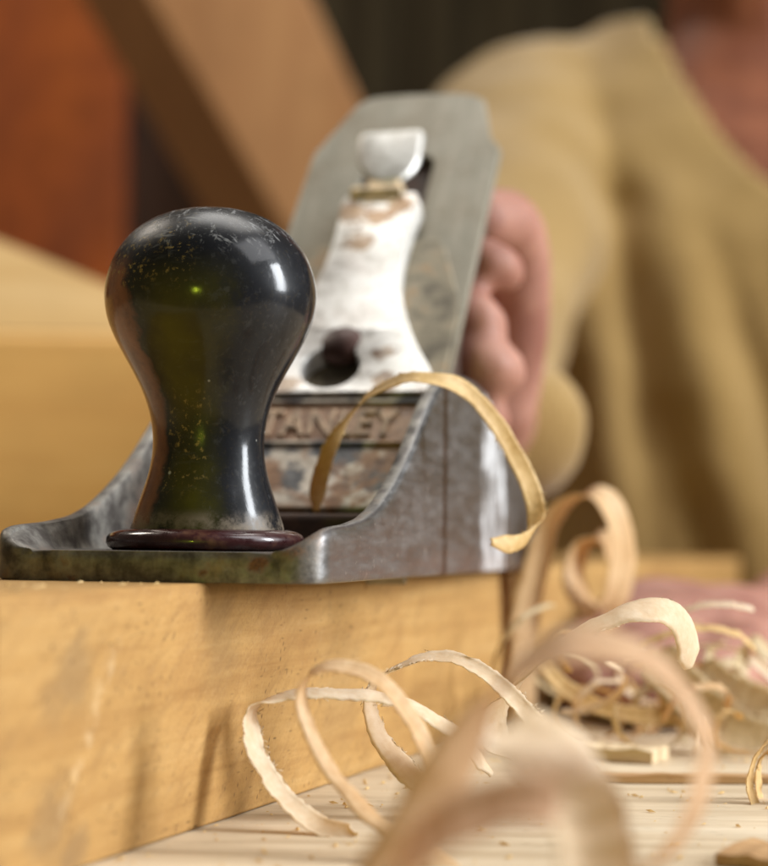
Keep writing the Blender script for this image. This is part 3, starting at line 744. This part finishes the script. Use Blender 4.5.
# ------------------------------------------------------------------ the man at the far end of the bench
def fuse(name, parts, voxel, mat, parent=None, smooth_it=6):
    V, Fc = join(*parts)
    o = link(name, mesh(V, Fc), mat, parent, 180)
    m = o.modifiers.new('r', 'REMESH'); m.mode = 'VOXEL'; m.voxel_size = voxel*S; m.use_smooth_shade = True
    k = o.modifiers.new('s', 'SMOOTH'); k.factor = .5; k.iterations = smooth_it
    bake(o); o.data.materials.clear(); o.data.materials.append(mat)
    o.data.polygons.foreach_set('use_smooth', [True]*len(o.data.polygons))
    return o
CX, CY = 228.0, 1195.0
def ell(rows, seg=64):
    V, Fc = [], []
    for z, a, b, cy in rows:
        for k in range(seg):
            t = 2*math.pi*k/seg; c, s = math.cos(t), math.sin(t)
            V.append((CX+a*abs(c)**.8*(1 if c >= 0 else -1), cy+b*abs(s)**.8*(1 if s >= 0 else -1), z))
    for i in range(len(rows)-1):
        for k in range(seg): Fc.append((i*seg+k, i*seg+(k+1) % seg, (i+1)*seg+(k+1) % seg, (i+1)*seg+k))
    Fc.append(tuple(range(seg))[::-1]); Fc.append(tuple((len(rows)-1)*seg+k for k in range(seg)))
    return V, Fc
def q4(px, py, Y, r): return (*P(px, py, Y), r)
def person():
    root = empty('person', (CX, CY, -300))
    tag(root, 'man in a mustard wool sweater pushing the plane, one hand resting on the bench', 'person')
    sk = []
    sk.append(ell([(-320, 140, 78, CY+8), (-100, 142, 80, CY+8), (60, 146, 82, CY+8), (160, 150, 84, CY+8), (230, 156, 92, CY+2), (285, 140, 78, CY+3), (318, 100, 64, CY+8), (345, 66, 60, CY+12), (365, 52, 54, CY+14)]))
    sk.append(tube([(CX, CY+12, 320, 58), (CX, CY+6, 380, 56), (CX-2, CY-4, 430, 55), (CX-2, CY-4, 470, 52)]))
    # head with jaw, nose, ears
    hz = 545
    sk.append(blob((CX, CY-4, hz), (77, 95, 108))); sk.append(blob((CX, CY-40, hz-70), (56, 52, 46)))
    sk.append(tube([(CX, CY-92, hz+6, 8), (CX, CY-110, hz-22, 12), (CX, CY-104, hz-30, 12)])); sk.append(tube([(CX-26, CY-82, hz-62, 8), (CX, CY-90, hz-62, 9), (CX+26, CY-82, hz-62, 8)]))
    for s in (-1, 1): sk.append(blob((CX+s*78, CY+5, hz-15), (9, 20, 32))); sk.append(tube([(CX+s*16, CY-86, hz+26, 9), (CX+s*45, CY-78, hz+27, 9)]))
    # right arm (picture left): shoulder, elbow, wrist; the hand closes round the rear handle
    sk.append(tube([(CX-140, CY-10, 280, 38), (57, 1060, 203, 30), (38, 930, 120, 25), (34, 850, 96, 21), (36, 700, 90, 17), (33, 650, 98, 18), (32, 620, 108, 19)]))
    palm = P(520, 330, 612)
    sk.append(tube([(*(P(492, 400, 624)), 15), (*(P(492, 340, 618)), 17), (*(P(488, 285, 608)), 16)]))
    # thumb arches over, its knuckle is the highest point
    sk.append(tube([q4(496, 398, 622, 11), q4(506, 345, 612, 13), q4(512, 290, 600, 12.2), q4(513, 245, 588, 11), q4(504, 222, 574, 10), q4(484, 220, 562, 8.4)]))
    # fingers come round the handle from the other side, tips to the picture's right
    for (pts) in ([(438, 285, 600, 7.4), (439, 272, 556, 7.2), (461, 260, 534, 6.8), (490, 262, 528, 6.6), (506, 272, 534, 6.0)],
                  [(433, 325, 602, 7.6), (435, 316, 552, 7.4), (457, 310, 528, 7), (474, 316, 522, 6.8), (488, 326, 528, 6.2)],
                  [(435, 375, 602, 7.6), (437, 366, 550, 7.4), (459, 361, 526, 7), (486, 364, 520, 7.0), (506, 372, 526, 6.4)],
                  [(441, 418, 604, 6.8), (441, 414, 556, 6.6), (461, 410, 532, 6.2), (481, 414, 526, 5.8), (493, 421, 531, 5.3)]):
        sk.append(tube([q4(*a) for a in pts], 16))
    sk.append(tube([q4(448, 290, 608, 14), q4(450, 345, 612, 15), q4(456, 405, 614, 14)])); sk.append(tube([q4(450, 345, 614, 16), q4(488, 345, 618, 17)]))
    # left arm: shoulder, elbow out of frame, forearm comes in at the right edge, hand rests on the bench
    wr = P(800, 628, 668)
    sk.append(tube([(CX+140, CY-10, 280, 38), (428, 1080, 190, 32), (445, 935, 80, 28), (300, 800, 48, 30), (wr.x+30, wr.y+26, wr.z+2, 25), (wr.x, wr.y, wr.z, 22)]))
    sk.append(tube([(*wr, 20), q4(765, 638, 652, 17.0), q4(725, 638, 640, 18.0), q4(680, 636, 632, 15.0)]))
    sk.append(tube([q4(775, 656, 640, 16.0), q4(725, 668, 618, 16.0), q4(684, 666, 606, 13.0)]))
    sk.append(tube([q4(740, 656, 632, 17.0), q4(700, 650, 622, 16.0), q4(668, 644, 620, 12.0)]))
    for pts in ([(690, 612, 640, 10.5), (645, 608, 640, 10), (605, 632, 632, 9), (578, 668, 624, 8), (572, 690, 618, 7)],
                [(690, 630, 622, 10.5), (642, 628, 616, 10), (604, 654, 606, 9), (580, 688, 596, 8.2), (578, 704, 590, 7.2)],
                [(690, 648, 606, 10.5), (650, 650, 594, 10), (618, 676, 584, 9), (598, 704, 576, 8), (596, 716, 570, 7)],
                [(694, 662, 596, 9.5), (664, 668, 578, 8.8), (640, 692, 566, 8), (626, 714, 558, 7), (624, 722, 554, 6.4)],
                [(745, 660, 606, 13), (715, 690, 574, 11), (690, 706, 556, 9.4), (664, 714, 546, 8.4), (650, 718, 542, 7.4)]):
        c = [list(q4(*a)) for a in pts]
        for a in c: a[2] = max(a[2], a[3]+.6)
        sk.append(tube([tuple(a) for a in c], 16))
    bodyo = fuse('body', sk, 2.6, M['skin'], None, 5)
    bodyo.parent = root; bodyo.matrix_parent_inverse = root.matrix_basis.inverted()
    def child(o):
        o.parent = root; o.matrix_parent_inverse = root.matrix_basis.inverted(); return o
    for p_, r_ in (((486, 319, 519.6), (4.2, 1.5, 3.2)), ((501, 366, 517.6), (4.4, 1.5, 3.4)), ((490, 414, 524.5), (3.6, 1.4, 2.8))):
        child(link('fingernail', mesh(*blob(P(*p_), r_, (0, 0, .5), 10)), M['nail'], None, 180))
    child(link('hair', mesh(*blob((CX, CY+14, hz+26), (82, 92, 96))), M['hair'], None, 180))
    for s in (-1, 1): child(link('eye', mesh(*blob((CX+s*32, CY-78, hz+6), (13, 10, 9))), M['eye'], None, 180))
    # sweater
    sw = [ell([(-330, 176, 138, CY), (-200, 178, 142, CY), (-60, 178, 146, CY), (60, 180, 146, CY), (150, 186, 136, CY), (220, 190, 120, CY), (268, 190, 102, CY+2), (305, 178, 88, CY+6), (332, 150, 76, CY+9), (354, 112, 68, CY+12), (374, 74, 64, CY+13)])]
    sw.append(tube([(CX-100, CY+4, 286, 62), (CX-142, CY-20, 284, 61), (58, 1060, 205, 52), (38, 930, 122, 40), (34, 850, 97, 32), (35, 770, 92, 28), (38, 715, 90, 27), (40, 690, 88, 28)], 28))
    sw.append(tube([(CX+100, CY+4, 286, 62), (CX+146, CY-20, 284, 61), (428, 1080, 190, 56), (446, 940, 85, 50), (400, 880, 62, 44), (352, 838, 56, 38)], 28))
    so = fuse('sweater', sw, 5.0, M['wool'], None, 10)
    # soft folds
    me = so.data
    co = np.empty(len(me.vertices)*3); me.vertices.foreach_get('co', co); co = co.reshape(-1, 3)/S
    no = np.empty(len(me.vertices)*3); me.vertex_normals.foreach_get('vector', no); no = no.reshape(-1, 3)
    d = np.zeros(len(co))
    for i, (x, y, z) in enumerate(co):
        if y > CY+40: continue
        ux = x - CX
        lean = ux + (z-150)*.16
        k = math.exp(-((z+20)/230)**2)
        f1 = math.sin(lean*.10+1.3*noise.noise(Vector((x*.008, z*.006, 1))))
        f2 = noise.noise(Vector((lean*.03, z*.006, y*.01)))
        d[i] = k*(4.5*f1 + 7*f2) + 3.5*noise.noise(Vector((x*.03, y*.03, z*.03)))
    for (xa, za, xb, zb, amp, w) in ((128, 240, 150, -30, -8, 11), (178, 215, 250, -60, -10, 12), (215, 200, 290, -40, -9, 11), (150, 120, 215, -80, -8, 9), (90, 270, 150, 230, -7, 12), (160, 180, 205, -70, 9, 16)):
        A = np.array([xa, za]); B = np.array([xb, zb]); D = B-A; Ln = np.linalg.norm(D)
        pr = co[:, [0, 2]]-A; t = np.clip((pr@D)/Ln**2, 0, 1); dist = np.linalg.norm(pr-t[:, None]*D, axis=1)
        d += np.where(co[:, 1] < CY+20, amp*np.exp(-(dist/w)**2)*np.sin(np.pi*np.clip(t*.86+.12, 0, 1)), 0)
    co += no*d[:, None]
    me.vertices.foreach_set('co', (co*S).ravel())
    # V neck
    bm = bmesh.new(); bm.from_mesh(me)
    def hw(z): return 72*max(0, (z-244)/108)**.52
    kill = [f for f in bm.faces if (lambda c: (c.z > 244 and abs(c.x-CX) < hw(c.z) and c.y < CY+30) or c.z > 360)(f.calc_center_median()/S)]
    bmesh.ops.delete(bm, geom=kill, context='FACES'); 
    edge_v = [v for v in bm.verts if v.is_boundary]
    for v in edge_v: v.co += Vector((0, -.001, 0))
    bmesh.ops.smooth_vert(bm, verts=edge_v, factor=.5, use_axis_x=True, use_axis_y=True, use_axis_z=True)
    bm.to_mesh(me); bm.free()
    m = so.modifiers.new('s', 'SOLIDIFY'); m.thickness = 3.5*S; m.offset = 1
    child(so)
    # ribbed collar along the V
    pts = []
    zs = np.linspace(352, 246, 14)
    def front_y(z): return np.interp(z, [246, 268, 300, 326, 350], [CY-104, CY-97, CY-80, CY-66, CY-50])
    for z in zs: pts.append((CX-hw(z)-2, front_y(z)-6, z, 6.5))
    for z in zs[::-1][1:]: pts.append((CX+hw(z)+2, front_y(z)-6, z, 6.5))
    child(link('collar', mesh(*tube(pts, 12, 4)), M['wool'], so, 180)) if False else None
    return root
person()

# ------------------------------------------------------------------ what stands behind
def hexa(front, back):
    """closed solid from a front and a back quad (world mm)"""
    return list(front)+list(back), [(0, 1, 2, 3), (7, 6, 5, 4), (0, 4, 5, 1), (1, 5, 6, 2), (2, 6, 7, 3), (3, 7, 4, 0)]
def solid(name, front, depth, mat, label, cat, bw=3):
    d = Vector((0, depth, 0)) if not isinstance(depth, tuple) else Vector(depth)
    base = sum((Vector(p) for p in front), Vector())/4
    o = link(name, mesh(*hexa([Vector(p)-base for p in front], [Vector(p)+d-base for p in front])), mat)
    o.location = base*S; bevel(o, bw, 3); tag(o, label, cat); return o
a = P(-1300, 311, 920); b = P(236, 334, 930)
solid('timber_beam', [(a.x, 920, 0.1), (b.x, 936, 0.1), (b.x, 936, b.z), (a.x, 920, a.z)], (-10, 120, 0), M['beam'], 'thick light brown beam lying behind the plane', 'beam', 4)
# a paler board leaning back along the beam's top, one end lower
a2, b2 = P(-420, 66, 1010), P(236, 378, 976); ab = P(-420, 322, 930)
solid('pale_board', [(ab.x, 933, a.z+.4), (b.x, 939, b.z+.4), (b2.x, b2.y, max(b2.z, b.z+3)), (a2.x, a2.y, a2.z)], (0, 22, -4), M['plank'], 'pale board leaning back on top of the light brown beam', 'board', 3)
fl = [P(128, -40, 1720), P(296, -40, 1700), P(466, 330, 1650), P(344, 330, 1670)]
ext = [fl[0]+(fl[0]-fl[3])*.5, fl[1]+(fl[1]-fl[2])*.5, fl[2]+(fl[2]-fl[1])*1.1, fl[3]+(fl[3]-fl[0])*1.1]
solid('leaning_board', [ext[3], ext[2], ext[1], ext[0]], (-62, 115, 0), M['lean'], 'tan wooden board leaning diagonally behind the plane', 'board', 3)
pn = empty('cabinet_panel', (-500, 2350, -600)); tag(pn, 'dark red brown wooden cabinet panel in the back left corner', 'cabinet')
def pbox(name, x0, x1, y0, y1, z0, z1, mat, bw=4):
    o = link(name, mesh(*box(x0, x1, y0, y1, z0, z1)), mat, pn); bevel(o, bw, 2); return o
pbox('door', -430, 186, 0, 40, 0, 1500, M['red_wood']); pbox('door', -1050, -435, 0, 40, 0, 1500, M['red_wood'])
pbox('frame', 285, 335, -60, 60, 0, 1500, M['red_wood'])
pbox('carcass', -1050, 335, 62, 420, 0, 1500, M['carcass'])

# dark hanging cloth that closes the view
def curtain_mesh():
    n = 400; V, Fc = [], []
    for i in range(n):
        x = -2400 + 4800*i/(n-1)
        y = 3000 + 12*math.sin(x*.05+1.2*noise.noise(Vector((x*.004, 0, 0)))) + 10*noise.noise(Vector((x*.03, 3, 0)))
        V += [(x, y, -800), (x, y+6, 1500), (x, y+14, 1500), (x, y+8, -800)]
    for i in range(n-1):
        for j in range(4): Fc.append((i*4+j, i*4+(j+1) % 4, (i+1)*4+(j+1) % 4, (i+1)*4+j))
    Fc += [(0, 1, 2, 3)[::-1], tuple((n-1)*4+j for j in range(4))]
    return mesh(V, Fc)
tag(link('curtain', curtain_mesh(), M['curtain'], None, 180), 'dark olive black curtain hanging in folds far behind the man', 'curtain')

# ------------------------------------------------------------------ light: a tall window on the right, a roof light, a dim room
def area(name, loc, target, sx, sy, power, colr):
    l = bpy.data.lights.new(name, 'AREA'); l.shape = 'RECTANGLE'; l.size = sx; l.size_y = sy; l.energy = power; l.color = colr
    o = bpy.data.objects.new(name, l); col.objects.link(o); o.location = loc
    o.rotation_euler = (Vector(target)-Vector(loc)).to_track_quat('-Z', 'Y').to_euler(); return o
area('window_light', (1.55, .28, .60), (0, .42, .05), .36, .85, 44, (.92, .96, 1.0))
area('upper_window_light', (1.05, .12, 1.40), (0, .45, .05), 1.0, .8, 14, (.98, .98, 1.0))
area('roof_light', (.15, 1.05, 1.75), (0, .65, .0), 1.1, .8, 17, (1.0, .97, .92))
area('rear_fill_light', (-1.3, 1.7, 1.9), (-.40, 2.1, .3), .6, .5, 17, (1.0, .90, .78))  # added fill that brightens the far boards and cabinet, no source seen
area('far_window_light', (-.30, -1.0, .02), (-.04, .39, .10), .09, .09, 1.6, (.80, 1.0, .06))
w = bpy.data.worlds.new('World'); scene.world = w; w.use_nodes = True
nt = w.node_tree; bg = nt.nodes['Background']; bg.inputs[0].default_value = (.30, .25, .20, 1); bg.inputs[1].default_value = .38

# ------------------------------------------------------------------ camera
cd = bpy.data.cameras.new('camera'); cam = bpy.data.objects.new('camera', cd); col.objects.link(cam); scene.camera = cam
cd.sensor_fit = 'HORIZONTAL'; cd.sensor_width = 36; cd.lens = 36*F_PX/768; cd.clip_start = .01; cd.clip_end = 50
r0, f0, u0 = Vector((1, 0, 0)), Vector((0, math.cos(PITCH), math.sin(PITCH))), Vector((0, -math.sin(PITCH), math.cos(PITCH)))
rr = r0*math.cos(ROLL)+u0*math.sin(ROLL); uu = u0*math.cos(ROLL)-r0*math.sin(ROLL)
cam.matrix_world = Matrix(((rr.x, uu.x, -f0.x, 0), (rr.y, uu.y, -f0.y, 0), (rr.z, uu.z, -f0.z, CAM_Z*S), (0, 0, 0, 1)))
cd.dof.use_dof = True; cd.dof.focus_distance = .380; cd.dof.aperture_fstop = 12.5; cd.dof.aperture_blades = 0

scene.render.engine = 'CYCLES'
scene.cycles.use_denoising = True
scene.view_settings.view_transform = 'Standard'; scene.view_settings.look = 'None'; scene.view_settings.exposure = 0; scene.view_settings.gamma = 1
